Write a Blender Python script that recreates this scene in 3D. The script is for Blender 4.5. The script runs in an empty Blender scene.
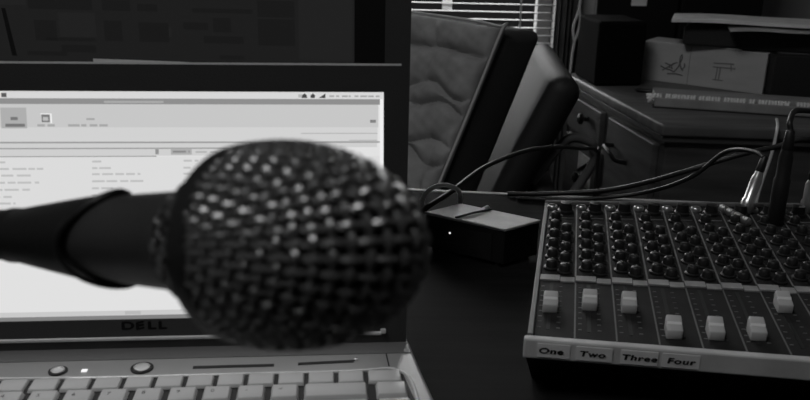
import bpy, bmesh, math, random
from mathutils import Vector, Matrix
random.seed(7)
sc = bpy.context.scene
COL = sc.collection
PI = math.pi

# ------------------------------------------------------------------ materials
def mat(name, v, rough=.5, metal=0., noise=None, bump=None, spec=.5, emit=None, coat=0.):
    m = bpy.data.materials.new(name); m.use_nodes = True
    nt = m.node_tree; b = nt.nodes['Principled BSDF']
    b.inputs['Base Color'].default_value = (v, v, v, 1)
    b.inputs['Roughness'].default_value = rough
    b.inputs['Metallic'].default_value = metal
    b.inputs['Specular IOR Level'].default_value = spec
    b.inputs['Coat Weight'].default_value = coat
    if emit is not None:
        b.inputs['Emission Color'].default_value = (emit, emit, emit, 1)
        b.inputs['Emission Strength'].default_value = 1.0
    tc = None
    if noise or bump:
        tc = nt.nodes.new('ShaderNodeTexCoord')
    if noise:
        s, amt, stretch = noise
        mp = nt.nodes.new('ShaderNodeMapping'); mp.inputs['Scale'].default_value = stretch
        nt.links.new(tc.outputs['Object'], mp.inputs['Vector'])
        n = nt.nodes.new('ShaderNodeTexNoise'); n.inputs['Scale'].default_value = s
        n.inputs['Detail'].default_value = 4
        nt.links.new(mp.outputs[0], n.inputs['Vector'])
        r = nt.nodes.new('ShaderNodeMapRange')
        r.inputs['From Min'].default_value = .3; r.inputs['From Max'].default_value = .7
        r.inputs['To Min'].default_value = v*(1-amt); r.inputs['To Max'].default_value = v*(1+amt)
        nt.links.new(n.outputs[0], r.inputs['Value'])
        nt.links.new(r.outputs[0], b.inputs['Base Color'])
    if bump:
        s, st = bump
        n = nt.nodes.new('ShaderNodeTexNoise'); n.inputs['Scale'].default_value = s
        nt.links.new(tc.outputs['Object'], n.inputs['Vector'])
        bp = nt.nodes.new('ShaderNodeBump'); bp.inputs['Strength'].default_value = st
        bp.inputs['Distance'].default_value = .001
        nt.links.new(n.outputs[0], bp.inputs['Height']); nt.links.new(bp.outputs[0], b.inputs['Normal'])
    return m

S1 = (1, 1, 1)
M = dict(
    desk=mat('desk_black_wood', .009, .7, noise=(8, .35, (1, 14, 1)), spec=.08),
    desk_trim=mat('desk_edge_trim', .38, .35),
    lid=mat('lid_black_plastic', .034, .45, bump=(900, .2)),
    lid_edge=mat('lid_silver_edge', .75, .35, metal=.25),
    silver=mat('silver_plastic', .42, .38, metal=.3, noise=(40, .05, S1), bump=(1500, .1)),
    hinge=mat('hinge_grey_plastic', .16, .4, metal=.2),
    key=mat('key_grey_plastic', .55, .36, noise=(30, .06, S1)),
    daystrip=mat('daylight_gap_strip', .8, .6),
    legend=mat('key_legend_ink', .05, .6),
    tray=mat('keyboard_tray_black', .012, .6),
    chrome=mat('chrome', .85, .25, metal=1),
    blackslot=mat('slot_black', .008, .6),
    logo=mat('logo_black', .003, .5, spec=.2),
    bezel=mat('monitor_bezel', .05, .5, bump=(700, .2)),
    grille=mat('grille_wire', .24, .38, metal=.8),
    lowgrille=mat('lower_grille_wire', .10, .4, metal=.6),
    foam=mat('foam_black', .006, .95, spec=.05, bump=(800, .5)),
    band=mat('band_black_metal', .022, .4, metal=.3),
    handle=mat('handle_charcoal_paint', .055, .42, metal=.35, bump=(1200, .15)),
    clip=mat('clip_black_rubber', .009, .5, bump=(600, .2), spec=.35),
    stand=mat('stand_black_metal', .015, .35, metal=.4),
    mixbody=mat('mixer_black_metal', .010, .5, bump=(900, .2), spec=.3),
    mixpanel=mat('mixer_panel_charcoal', .022, .65, spec=.15, noise=(60, .2, S1)),
    mixline=mat('mixer_panel_line', .15, .5),
    mixrail=mat('mixer_rail_grey', .34, .5, noise=(90, .2, S1)),
    strip=mat('mixer_strip_grey', .60, .5, noise=(25, .18, S1)),
    tape=mat('paper_tape_white', .78, .7, noise=(60, .08, S1)),
    ink=mat('ink_black', .008, .7),
    knob=mat('knob_black_plastic', .016, .4, spec=.4),
    knobline=mat('knob_pointer_grey', .11, .5),
    cap=mat('fader_cap_grey', .50, .45, noise=(80, .05, S1)),
    capline=mat('fader_cap_white', .8, .4),
    ifacetop=mat('interface_silver_top', .60, .5, noise=(60, .15, S1), bump=(1200, .2)),
    ifaceblk=mat('interface_black', .012, .45),
    led=mat('led_lit', .8, .4, emit=.75),
    wood=mat('cabinet_dark_wood', .075, .45, noise=(6, .35, (1, 1, 9)), spec=.35),
    woodtop=mat('cabinet_top_wood', .11, .42, noise=(7, .3, (1, 8, 1)), spec=.35),
    knobm=mat('cabinet_knob_dark', .03, .35, metal=.6),
    card=mat('cardboard', .46, .8, noise=(14, .08, (1, 1, 4)), bump=(300, .15)),
    marker=mat('marker_grey', .16, .8),
    blackbox=mat('black_card', .016, .7),
    paper=mat('paper_white', .75, .8, noise=(20, .15, S1)),
    paper2=mat('paper_grey', .45, .8, noise=(20, .2, S1)),
    coil=mat('coil_white', .80, .5),
    cover=mat('notebook_cover', .30, .5, noise=(12, .2, (1, 9, 1))),
    quilt=mat('quilt_fabric', .28, .85, noise=(30, .2, S1), bump=(900, .35), spec=.2),
    piping=mat('piping_fabric', .42, .8),
    chairdark=mat('chair_dark_fabric', .045, .85, spec=.15, bump=(800, .3)),
    pad=mat('pad_grey_leather', .019, .6, spec=.3, noise=(12, .2, S1)),
    legwood=mat('leg_dark_wood', .03, .5),
    wall=mat('wall_grey_paint', .30, .9, noise=(3, .12, S1), spec=.1),
    ceil=mat('ceiling_paint', .45, .9, spec=.1),
    floor=mat('floor_dark_carpet', .04, .95, noise=(80, .3, S1), spec=.05),
    frame=mat('window_frame_paint', .30, .6),
    curtain=mat('curtain_dark_fabric', .13, .9, spec=.1, noise=(30, .2, S1)),
    slat=mat('blind_slat', .14, .5),
    cord=mat('cord_white', .75, .6),
    cable=mat('cable_black_rubber', .018, .45),
    cablegrey=mat('cable_grey', .8, .5),
    plug=mat('plug_silver', .62, .3, metal=.85),
    blackplug=mat('plug_black', .012, .45),
    cabinetblk=mat('tall_cabinet_black', .008, .6, spec=.2),
    printer=mat('printer_black', .005, .85, spec=.05),
)
# translucent strip standing in for daylight through a gap in the slats
_nt = M['daystrip'].node_tree
_tr = _nt.nodes.new('ShaderNodeBsdfTranslucent'); _tr.inputs[0].default_value = (.85, .85, .85, 1)
_mx = _nt.nodes.new('ShaderNodeMixShader'); _mx.inputs[0].default_value = .7
_nt.links.new(_nt.nodes['Principled BSDF'].outputs[0], _mx.inputs[1]); _nt.links.new(_tr.outputs[0], _mx.inputs[2])
_nt.links.new(_mx.outputs[0], _nt.nodes['Material Output'].inputs['Surface'])
EM = {}
def em(v):
    k = round(v, 4)
    if k not in EM:
        EM[k] = mat('display_glow_%d' % int(k*10000), .01, .6, emit=k, spec=.1)
    return EM[k]

# ------------------------------------------------------------------ helpers
def obj(name, bm, m, parent=None, smooth=False, loc=None):
    me = bpy.data.meshes.new(name)
    if isinstance(bm, tuple):
        me.from_pydata(*bm)
    else:
        bm.normal_update(); bm.to_mesh(me); bm.free()
    me.materials.append(m)
    if smooth:
        for p in me.polygons: p.use_smooth = True
        try: me.set_sharp_from_angle(angle=math.radians(45))
        except Exception: pass
    me.update()
    o = bpy.data.objects.new(name, me); COL.objects.link(o)
    if parent: o.parent = parent
    if loc: o.location = loc
    return o

def tag(o, label=None, cat=None, group=None, kind=None):
    if label: o['label'] = label
    if cat: o['category'] = cat
    if group: o['group'] = group
    if kind: o['kind'] = kind
    return o

def thing(name, label, cat, loc=(0, 0, 0), yaw=0, group=None):
    o = bpy.data.objects.new(name, None); COL.objects.link(o)
    o.empty_display_size = .02
    o.location = loc; o.rotation_euler = (0, 0, math.radians(yaw))
    return tag(o, label, cat, group)

def bevel(bm, w, seg=2, edges=None):
    if w > 0:
        bmesh.ops.bevel(bm, geom=list(edges or bm.edges), offset=w, segments=seg, affect='EDGES', profile=.5, clamp_overlap=True)

def box(bm, c, s, bev=0, seg=2, mx=None):
    t = bmesh.new()
    bmesh.ops.create_cube(t, size=1)
    bmesh.ops.scale(t, vec=s, verts=t.verts)
    bevel(t, bev, seg)
    bmesh.ops.translate(t, vec=c, verts=t.verts)
    if mx: bmesh.ops.transform(t, matrix=mx, verts=t.verts)
    join(bm, t); return bm

def join(bm, t):
    me = bpy.data.meshes.new('tmp'); t.to_mesh(me); t.free(); bm.from_mesh(me); bpy.data.meshes.remove(me)

def prism(bm, pts, z0, z1, bev=0, seg=2, f=None):
    """polygon pts (x, y) raised from z0 to z1; f maps (x, y, z) to a point"""
    t = bmesh.new(); f = f or (lambda x, y, z: (x, y, z))
    a = [t.verts.new((x, y, z0)) for x, y in pts]; b = [t.verts.new((x, y, z1)) for x, y in pts]
    n = len(pts)
    t.faces.new(a[::-1]); t.faces.new(b)
    for i in range(n): t.faces.new((a[i], a[(i+1) % n], b[(i+1) % n], b[i]))
    bmesh.ops.recalc_face_normals(t, faces=t.faces)
    bevel(t, bev, seg)
    for v in t.verts: v.co = f(*v.co)
    join(bm, t); return bm

def hexa(bm, lo, hi, bev=0, seg=2):
    """eight corners: lo four, hi four (same order)"""
    t = bmesh.new()
    a = [t.verts.new(p) for p in lo]; b = [t.verts.new(p) for p in hi]
    t.faces.new(a[::-1]); t.faces.new(b)
    for i in range(4): t.faces.new((a[i], a[(i+1) % 4], b[(i+1) % 4], b[i]))
    bmesh.ops.recalc_face_normals(t, faces=t.faces)
    bevel(t, bev, seg); join(bm, t); return bm

def spline(pts, n=8):
    P = [Vector(p) for p in pts]; out = []
    P = [P[0]*2-P[1]] + P + [P[-1]*2-P[-2]]
    for i in range(1, len(P)-2):
        for k in range(n):
            t = k/n; a, b, c, d = P[i-1:i+3]
            out.append(.5*((2*b)+(c-a)*t+(2*a-5*b+4*c-d)*t*t+(3*b-a-3*c+d)*t**3))
    out.append(P[-2]); return out

def tube(bm, pts, r, seg=8, closed=False):
    pts = [Vector(p) for p in pts]; n = len(pts); rings = []
    up = None
    for i, p in enumerate(pts):
        if closed: t = (pts[(i+1) % n]-pts[i-1])
        else: t = pts[min(i+1, n-1)]-pts[max(i-1, 0)]
        t.normalize()
        if up is None: up = t.orthogonal().normalized()
        up = (up - t*up.dot(t)); up = up.normalized() if up.length > 1e-6 else t.orthogonal().normalized()
        s = t.cross(up); rr = r[i] if isinstance(r, (list, tuple)) else r
        rings.append([bm.verts.new(p+(up*math.cos(2*PI*k/seg)+s*math.sin(2*PI*k/seg))*rr) for k in range(seg)])
    for i in range(n if closed else n-1):
        a, b = rings[i], rings[(i+1) % n]
        for k in range(seg): bm.faces.new((a[k], a[(k+1) % seg], b[(k+1) % seg], b[k]))
    if not closed:
        bm.faces.new(rings[0][::-1]); bm.faces.new(rings[-1])
    return bm

def lathe(bm, prof, seg=32, mx=None, cap=True):
    """prof: (r, z) list; spun round z"""
    rings = []; t = bmesh.new()
    for r, z in prof:
        rings.append([t.verts.new((r*math.cos(2*PI*k/seg), r*math.sin(2*PI*k/seg), z)) for k in range(seg)])
    for a, b in zip(rings, rings[1:]):
        for k in range(seg): t.faces.new((a[k], a[(k+1) % seg], b[(k+1) % seg], b[k]))
    if cap:
        t.faces.new(rings[0][::-1]); t.faces.new(rings[-1])
    bmesh.ops.recalc_face_normals(t, faces=t.faces)
    if mx: bmesh.ops.transform(t, matrix=mx, verts=t.verts)
    join(bm, t); return bm

def quad(bm, pts):
    bm.faces.new([bm.verts.new(p) for p in pts]); return bm

def text_bm(s, size, f, extrude=0, shear=0, space=1.0, bold=0.):
    """letters laid out in x/y about their centre, mapped by f(x, y, z)"""
    cu = bpy.data.curves.new('t', 'FONT'); cu.body = s; cu.size = size; cu.extrude = extrude
    cu.align_x = 'CENTER'; cu.align_y = 'CENTER'; cu.shear = shear; cu.space_character = space
    o = bpy.data.objects.new('t', cu); COL.objects.link(o)
    bpy.context.view_layer.update()
    me = bpy.data.meshes.new_from_object(o.evaluated_get(bpy.context.evaluated_depsgraph_get()))
    bpy.data.objects.remove(o); bpy.data.curves.remove(cu)
    bm = bmesh.new()
    for k, (dx, dy) in enumerate(((0, 0), (bold, 0), (-bold, 0), (0, bold), (0, -bold)) if bold else ((0, 0),)):
        me.transform(Matrix.Translation((dx, dy, k*1e-6))); bm.from_mesh(me); me.transform(Matrix.Translation((-dx, -dy, -k*1e-6)))
    bpy.data.meshes.remove(me)
    for v in bm.verts: v.co = f(*v.co)
    return bm

def B(): return bmesh.new()

# ------------------------------------------------------------------ room shell
X0, X1, Y0, Y1, Z0, Z1 = -1.9, 1.7, -1.5, 1.95, -.74, 1.75
WX0, WX1, WZ0, WZ1 = -.62, .33, -.025, 1.05       # the window opening
tag(obj('floor', box(B(), ((X0+X1)/2, (Y0+Y1)/2, Z0-.05), (X1-X0+.2, Y1-Y0+.2, .1)), M['floor']), kind='structure')
tag(obj('ceiling', box(B(), ((X0+X1)/2, (Y0+Y1)/2, Z1+.05), (X1-X0+.2, Y1-Y0+.2, .1)), M['ceil']), kind='structure')
w = B()
def wallpiece(xa, xb, za, zb): box(w, ((xa+xb)/2, Y1+.06, (za+zb)/2), (xb-xa, .12, zb-za))
wallpiece(X0-.1, WX0, Z0, Z1); wallpiece(WX1, X1+.1, Z0, Z1)
wallpiece(WX0, WX1, Z0, WZ0); wallpiece(WX0, WX1, WZ1, Z1)
tag(obj('wall_back', w, M['wall']), kind='structure')
tag(obj('wall_left', box(B(), (X0-.05, (Y0+Y1)/2, (Z0+Z1)/2), (.1, Y1-Y0, Z1-Z0)), M['wall']), kind='structure')
tag(obj('wall_right', box(B(), (X1+.05, (Y0+Y1)/2, (Z0+Z1)/2), (.1, Y1-Y0, Z1-Z0)), M['wall']), kind='structure')
tag(obj('wall_front', box(B(), ((X0+X1)/2, Y0-.05, (Z0+Z1)/2), (X1-X0+.2, .1, Z1-Z0)), M['wall']), kind='structure')
w = B()
for xa, xb, za, zb in [(WX0, WX0+.035, WZ0, WZ1), (WX1-.035, WX1, WZ0, WZ1), (WX0, WX1, WZ0, WZ0+.03), (WX0, WX1, WZ1-.03, WZ1), (-.165, -.125, WZ0, WZ1)]:
    box(w, ((xa+xb)/2, Y1+.07, (za+zb)/2), (xb-xa, .04, zb-za), .003)
tag(obj('window_1', w, M['frame']), kind='structure')
w = B()
box(w, ((WX0+WX1)/2, Y1-.012, WZ0-.03), (WX1-WX0+.12, .03, .05), .003)
tag(obj('trim_1', w, M['frame']), kind='structure')

# ------------------------------------------------------------------ window blind
bl = thing('window_blind', 'pale slatted blind hanging in the window behind the quilted chair', 'blind', (-.145, Y1-.035, 0))
w = B(); z = WZ0+.022
while z < WZ1-.05:
    box(w, (0, 0, z), (.93, .017, .0011), mx=None)
    z += .0168
obj('slats', w, M['slat'], bl)
obj('headrail', box(B(), (0, 0, WZ1-.02), (.94, .03, .035), .003), M['slat'], bl)
obj('bottom_rail', box(B(), (0, 0, WZ0+.009), (.93, .019, .009), .002), M['slat'], bl)
for x in (-.36, .228, .39):  # wide strip is added for daylight in a slat gap; others are tapes
    obj('tape_and_daylight_strip', box(B(), (x, -.0105, (WZ0+WZ1)/2), (.0035 if x != .228 else .022, .0012, WZ1-WZ0-.05)) if x != .228 else
        box(B(), (x, -.0105, .58), (.022, .0012, .99)), M['daystrip'] if x == .228 else M['cord'], bl)
# dark curtain at the edge of the window, with its white looped pull cord in front
w = B(); n = 40; rows = 2
xs = [.318+.070*i/n for i in range(n+1)]
for side in (0, 1):
    pass
vf = [[w.verts.new((x, Y1-.068+.010*math.sin(i*.95)+.004*math.sin(i*.41), zz)) for i, x in enumerate(xs)] for zz in (-.70, 1.3)]
vb = [[w.verts.new((x, Y1-.062+.010*math.sin(i*.95)+.004*math.sin(i*.41), zz)) for i, x in enumerate(xs)] for zz in (-.70, 1.3)]
for i in range(n):
    w.faces.new((vf[0][i], vf[0][i+1], vf[1][i+1], vf[1][i])); w.faces.new((vb[0][i+1], vb[0][i], vb[1][i], vb[1][i+1]))
    w.faces.new((vf[0][i+1], vf[0][i], vb[0][i], vb[0][i+1])); w.faces.new((vf[1][i], vf[1][i+1], vb[1][i+1], vb[1][i]))
for k in (0, n): w.faces.new((vf[0][k], vf[1][k], vb[1][k], vb[0][k]))
cu = obj('curtain', w, M['curtain'], smooth=True)
tag(cu, 'narrow dark grey curtain hanging beside the slatted window blind', 'curtain')
ch = [(.366, Y1-.092, 1.28), (.3655, Y1-.092, .6), (.365, Y1-.092, .13), (.364, Y1-.092, .098)]
w = tube(B(), ch, .0034, 8)
lp = [(.364, .098), (.3595, .08), (.355, .062), (.3555, .046), (.360, .03), (.3645, .046), (.3675, .062), (.3675, .08)]
tube(w, spline([(x, Y1-.092, zz) for x, zz in lp]+[(.364, Y1-.092, .098)], 5), .0030, 8)
tube(w, [(.360, Y1-.092, .031), (.357, Y1-.092, .0), (.356, Y1-.092, -.06)], .0032, 8)
tag(obj('curtain_pull_cord', w, M['cord'], smooth=True), 'thin white pull cord with a knotted loop hanging before the dark curtain', 'cord')

# ------------------------------------------------------------------ desk
dk = thing('desk', 'dark wooden desk that carries the laptop and the mixer', 'desk', (0, 0, Z0))
def desk_q(x, y): return (x, y)
DQ = [(-1.05, -.02), (.85, -.10), (.85, .831), (.357, .8585), (.05, .8805), (-1.05, .96)]
obj('desktop', prism(B(), DQ, .74-.032, .74, .0025), M['desk'], dk)
w = B()
tr = [(.85, .8315), (.357, .859), (.05, .881), (-1.05, .9605)]
for a, b in zip(tr, tr[1:]):
    d = Vector((b[0]-a[0], b[1]-a[1])).normalized(); nrm = Vector((-d.y, d.x)) * -1
    if nrm.y < 0: nrm = -nrm
    q = [a, b, (b[0]+nrm.x*.006, b[1]+nrm.y*.006), (a[0]+nrm.x*.006, a[1]+nrm.y*.006)]
    prism(w, q, .74-.030, .740, 0)
obj('edge_trim', w, M['desk_trim'], dk)
for x, y in ((-.98, .06), (.78, .0), (.78, .76), (-.98, .90)):
    obj('leg', box(B(), (x, y, .354), (.05, .05, .708), .004), M['desk'], dk)

# ------------------------------------------------------------------ laptop
YAW = 5.4
lap = thing('laptop', 'open laptop with a lit screen and silver keyboard deck behind the microphone', 'laptop', (-.1605, .4667, 0), YAW)
deckpoly = [(.1600, .014), (.1640, .008), (.1662, .001), (.1698, -.032), (.1745, -.068), (.1765, -.11), (.1765, -.275), (.168, -.288)]
deckpoly = deckpoly + [(-x, y) for x, y in deckpoly[::-1]]
obj('base', prism(B(), deckpoly, .003, .030, .003, 3), M['silver'], lap, smooth=True)
obj('hinge_cover', prism(B(), [(-.166, -.0140), (.166, -.0140), (.1645, .003), (.159, .012), (-.159, .012), (-.1645, .003)], .0295, .0306, .0003), M['hinge'], lap)
w = B()
for x in (-.15, .15):
    for y in (-.02, -.26):
        lathe(w, [(.006, 0), (.006, .0035)], 16, Matrix.Translation((x, y, 0)))
obj('feet', w, M['blackslot'], lap)
# deck details
def ring_button(x, y, r, name):
    b = obj(name, lathe(B(), [(r*.62, .030), (r*.62, .0308), (r*.54, .0311), (r*.1, .0306)], 28, Matrix.Translation((x, y, 0))), M['lid_edge'], lap, True)
    obj('bezel_ring', lathe(B(), [(r, .030), (r, .0308), (r*.66, .0304), (r*.66, .030)], 28, Matrix.Translation((x, y, 0)), cap=False), M['blackslot'], b, True)
    obj('button_rim', lathe(B(), [(r*.76, .0302), (r*.73, .0314), (r*.66, .0314), (r*.63, .0302)], 28, Matrix.Translation((x, y, 0)), cap=False), M['chrome'], b, True)
    return b
ring_button(.0050, -.0248, .0066, 'power_button')
ring_button(-.0429, -.0258, .0054, 'media_button')
tag(obj('status_light', box(B(), (-.0279, -.0258, .0302), (.0034, .0028, .0008), .0004), M['led'], lap), 'small white lit indicator')
for xa, ya, xb, yb in ((.0346, -.0250, .0823, -.0247), (.0965, -.0240, .1303, -.0222)):
    q = [(xa, ya-.0017), (xb, yb-.0017), (xb, yb+.0013), (xa, ya+.0013)]
    obj('deck_slot', prism(B(), q, .0295, .0303, .0001), M['blackslot'], lap)
obj('screw', lathe(B(), [(.0013, .030), (.0012, .0312), (.0003, .0316)], 12, Matrix.Translation((.1314, -.0213, 0))), M['chrome'], lap, True)
obj('deck_seam', prism(B(), [(.1494, -.0035), (.1502, -.0035), (.1515, -.0295), (.1507, -.0295)], .0297, .0302), M['blackslot'], lap)
# keyboard
KX0, KX1, KY0, KY1 = -.1500, .1582, -.0360, -.1390
obj('keyboard_tray', prism(B(), [(KX0, KY0), (KX1, KY0), (KX1+.006, KY0-.040), (KX1+.007, KY1), (KX0-.006, KY1), (KX0-.005, KY0-.04)], .0296, .0304), M['tray'], lap)
rim = spline([(KX0-.007, KY1, .0305), (KX0-.006, KY0-.04, .0305), (KX0-.001, KY0-.001, .0305), (.0, KY0+.0006, .0305), (.12, KY0+.0006, .0305), (KX1-.001, KY0-.0005, .0305), (KX1+.0068, KY0-.040, .0305), (KX1+.0080, KY1, .0305)], 10)
obj('keyboard_rim', tube(B(), rim, .0011, 8), M['lid_edge'], lap, True)
def key(xa, xb, ya, yb, h=.0032, top=.0013, leg=None):
    zb, zt = .0304, .0304+h
    lo = [(xa, ya, zb), (xb, ya, zb), (xb, yb, zb), (xa, yb, zb)]
    hi = [(xa+top, ya+top*1.3, zt), (xb-top, ya+top*1.3, zt), (xb-top, yb-top*.6, zt), (xa+top, yb-top*.6, zt)]
    k = obj('key', hexa(B(), lo, hi, .0005, 2), M['key'], lap, True)
    if leg:
        cx, cy = xa+(xb-xa)*.36, ya+(yb-ya)*.62
        obj('legend', text_bm(leg, .0042, lambda x, y, z: (cx+x, cy+y, zt+.00008)), M['legend'], k)
g = .0011
# function row
for i in range(-5, 11):
    x = -.0539+.01732*i; key(x+g*.9, x+.01732-g*.9, -.0502, -.0373, .0022, .0008)
key(.1366+g, .1574, -.0502, -.0373, .0022, .0008)
# number row
lg = ['`', '1', '2', '3', '4', '5', '6', '7', '8', '9', '0', '-', '=']
for k in range(-8, 5):
    xa = .0054+.01885*k
    key(xa+g*1.3, xa+.01885-g*1.3, -.0668, -.0518, leg=lg[k+8])
key(.0997+g, .1382-g, -.0668, -.0518); key(.1414, .1594, -.0668, -.0518)
# rows in front of it
def row(y, first, xend, lastw, colx):
    xa = -.1454
    xb = xa+first; key(xa+g, xb-g, y-.0160, y)
    while xb + .0194 < xend+.001:
        key(xb+g, xb+.0194-g, y-.0160, y); xb += .0194
    key(xb+g, .1382-g, y-.0160, y); key(colx, .1606, y-.0160, y)
row(-.0692, .0280, .112, 0, .1416); row(-.0872, .0328, .100, 0, .1417); row(-.1052, .0420, .100, 0, .1418)
y = -.1230; xa = -.1454
for wd in (.0235, .0194, .0194, .0194, .096, .0194, .0194, .0194, .0194, .0194):
    key(xa+g, min(xa+wd, .139)-g, y-.0145, y); xa += wd
key(.1419, .1600, y-.0145, y)
obj('touchpad', prism(B(), [(-.045, -.165), (.035, -.165), (.035, -.215), (-.045, -.215)], .0296, .0303, .0002), M['hinge'], lap)
# lid, leaning back ten degrees
TA = math.radians(10.0); CA, SA = math.cos(TA), math.sin(TA)
def LD(x, h, d): return (x, h*SA-d*CA, .030+h*CA+d*SA)
LW, LH = .1640, .1738
obj('lid_back', prism(B(), [(-LW+.002, -.0005), (LW-.002, -.0005), (LW, .004), (LW, LH-.004), (LW-.004, LH), (-LW+.004, LH), (-LW, LH-.004), (-LW, .004)], -.010, -.0015, .0012, 2, LD), M['lid'], lap, True)
SX, SB, ST = .1494, .0187, .1577
w = B()
for xa, xb, ha, hb in ((-LW, -SX, 0, LH), (SX, LW, 0, LH), (-SX, SX, ST, LH), (-SX, SX, 0, SB)):
    prism(w, [(xa, ha), (xb, ha), (xb, hb), (xa, hb)], -.0015, .0006, 0, 1, LD)
obj('screen_bezel', w, M['lid'], lap)
w = B()
prism(w, [(-LW+.003, LH-.0003), (LW-.004, LH-.0003), (LW-.004, LH+.0010), (-LW+.003, LH+.0010)], -.0040, .0007, 0, 1, LD)
obj('lid_edge_trim', w, M['lid_edge'], lap)
obj('lid_top_strip', prism(B(), [(-.0208, LH+.0009), (.0360, LH+.0009), (.030, LH+.0013), (.005, LH+.0021), (-.0208, LH+.0028)], -.0040, -.0002, 0, 1, LD), M['lid_edge'], lap)  # pale strip on top of the lid edge, tapering along its length
obj('hinge_trim', tube(B(), [LD(-.145, .0067, .0010), LD(.1, .0067, .0010), LD(.148, .0067, .0010)], .00125, 8), M['lid_edge'], lap, True)
w = None
for ch_, dx, sh_ in (('D', -.0078, 0), ('E', -.0006, .30), ('L', .0066, 0), ('L', .0130, 0)):
    t_ = text_bm(ch_, .0068, lambda x, y, z, dx=dx, sh_=sh_: LD(x*1.6+dx, y+.0146+x*sh_, .0006+z), .0003, bold=.0003)
    w = t_ if w is None else (join(w, t_) or w)
tag(obj('logo', w, M['logo'], lap), 'black maker lettering under the screen')
w = B()
prism(w, [(.1475, .0068), (.1510, .0068), (.1510, .0098), (.1475, .0098)], .0004, .0030, .0006, 2, LD)
obj('lid_bumper', w, M['lid_edge'], lap)
# the lit display: base panel plus the flat areas and text lines shown on it
disp = obj('display', prism(B(), [(-SX, SB), (SX, SB), (SX, ST), (-SX, ST)], -.0014, -.0006, 0, 1, LD), em(.75), lap)
def sx(px, py):
    t = (py-91)/229.; return (-.0744-.0090*t)+px*(.0005825+.000012*t)
def sh(py): return ST-(py-91)*.000607
def area(items, v, lv=1, name='display_area'):
    w = B()
    for xa, xb, ya, yb in items:
        a = max(sx(xa, ya), -SX) if xa > -100 else -SX
        c = min(sx(xb, ya), SX); d = -.0006+.00006*lv
        quad(w, [LD(a, max(sh(yb), SB), d), LD(c, max(sh(yb), SB), d), LD(c, min(sh(ya), ST), d), LD(a, min(sh(ya), ST), d)])
    return obj(name, w, em(v), disp)
F = -400
area([(F, 383, 91, 98)], .68, 1, 'menu_bar')
area([(F, 383, 98, 103.5)], .27, 1, 'title_bar')
area([(101, 160, 100.3, 102.3)], .40, 2, 'title_text')
area([(F, 379, 103.5, 126)], .57, 1, 'toolbar')
area([(F, 379, 126, 140)], .64, 1, 'toolbar_lower')
area([(F, 384, 140, 141.6), (F, 300, 146, 147.3), (F, 154, 154, 155)], .33, 3, 'divider_lines')
area([(F, 379, 141.6, 146), (F, 300, 147.3, 154)], .62, 1, 'header_bands')
area([(F, 384, 155, 235)], .71, 1, 'list_area')
area([(F, 379, 311, 316)], .58, 1, 'status_bar')
area([(F, 384, 316, 320)], .22, 2, 'status_edge')
area([(380.5, 384, 98, 320)], .86, 4, 'scroll_bar')
area([(300, 379, 131.6, 132.6), (350, 379, 138.6, 139.6)], .45, 3, 'rule_lines')
random.seed(3)
def words_(x0, x1, y, hgt=2.6, dens=.8):
    out = []; x = x0
    while x < x1:
        wd = random.uniform(5, 15); out.append((x, min(x+wd, x1), y, y+hgt)); x += wd+random.uniform(1.5, 3.5)
    return out
dark = []
for px, ln in ((296, 5), ):
    dark.append((px, px+ln, 93.5, 96.5))
area(dark, .45, 4, 'menu_icon')
tri = []
w = B()
for xa, kind in ((300, 0), (309, 1), (318, 2)):
    d = -.00025
    if kind == 0: pts = [(xa-.5, 97), (xa+5.5, 97), (xa+4.5, 94), (xa+2.5, 92.5), (xa+.5, 94)]
    elif kind == 1: pts = [(xa, 97), (xa+4, 97), (xa+4.5, 94.5), (xa+2, 92.5), (xa-.5, 94.5)]
    else: pts = [(xa-1, 97), (xa+6, 97), (xa+6, 92.5)]
    w.faces.new([w.verts.new(LD(sx(a, b), sh(b), d)) for a, b in pts])
obj('menu_icons', w, em(.06), disp)
area([(1, 6, 93, 97)], .10, 4, 'menu_symbol')
area([(x, x+w_, 94.3, 96) for x, w_ in ((328, 5), (335, 3), (341, 6), (348, 2), (354, 4), (360, 7), (368, 6), (376, 4))], .38, 4, 'clock_text')
area([(-60, -20, 108, 126), (0, 25, 107, 127)], .42, 3, 'toolbar_button')
area([(10, 17, 116, 119), (5, 24, 122.5, 125.5)], .18, 5, 'toolbar_label')
area([(40, 48, 113.5, 121)], .20, 5, 'toolbar_icon'); area([(41.5, 46.5, 116, 119.5)], .5, 6, 'toolbar_icon_glyph'); area([(39, 50, 112.5, 113.5), (48.3, 50, 113, 122)], .86, 5, 'toolbar_icon_edge')
area(words_(36, 53, 123, 2.2)+words_(66, 105, 123, 2.2)+[(84, 92, 117, 119)], .38, 5, 'toolbar_text')
area([(371, 377, 118.5, 121.5)], .22, 5, 'corner_arrow')
area([(152.5, 156, 147.5, 152.5)], .28, 5, 'filter_mark')
area([(168, 189, 147, 153)], .42, 4, 'filter_box'); area(words_(170, 187, 149, 2), .25, 5, 'filter_text')
area(words_(193, 215, 149.5, 1.8)+words_(280, 298, 149.5, 1.8), .45, 5, 'filter_label')
t = []
for y, x0, x1 in ((159, -3, 6), (165.5, -60, 42), (172, -50, 32), (179, -70, 38), (186, -60, 29), (193, -50, 13), (199.5, -60, 15), (207, -60, 30)):
    t += words_(x0, x1, y, 2.0)
for y, x0, x1 in ((158.5, 90, 99), (165, 90, 111), (171, 90, 138), (178, 90, 143), (185, 90, 113), (192, 90, 108)):
    t += words_(x0, x1, y, 2.0)
for y, x0, x1 in ((158, 181, 196), (165, 181, 190), (171, 181, 205), (178, 181, 190)):
    t += words_(x0, x1, y, 2.0)
for lo_, hi_ in ((-99, 80), (80, 170), (170, 300)): area([q_ for q_ in t if lo_ < q_[0] < hi_], .52, 5, 'list_text')
area([(124, 140, 311.5, 315)], .48, 5, 'status_text')

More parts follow.
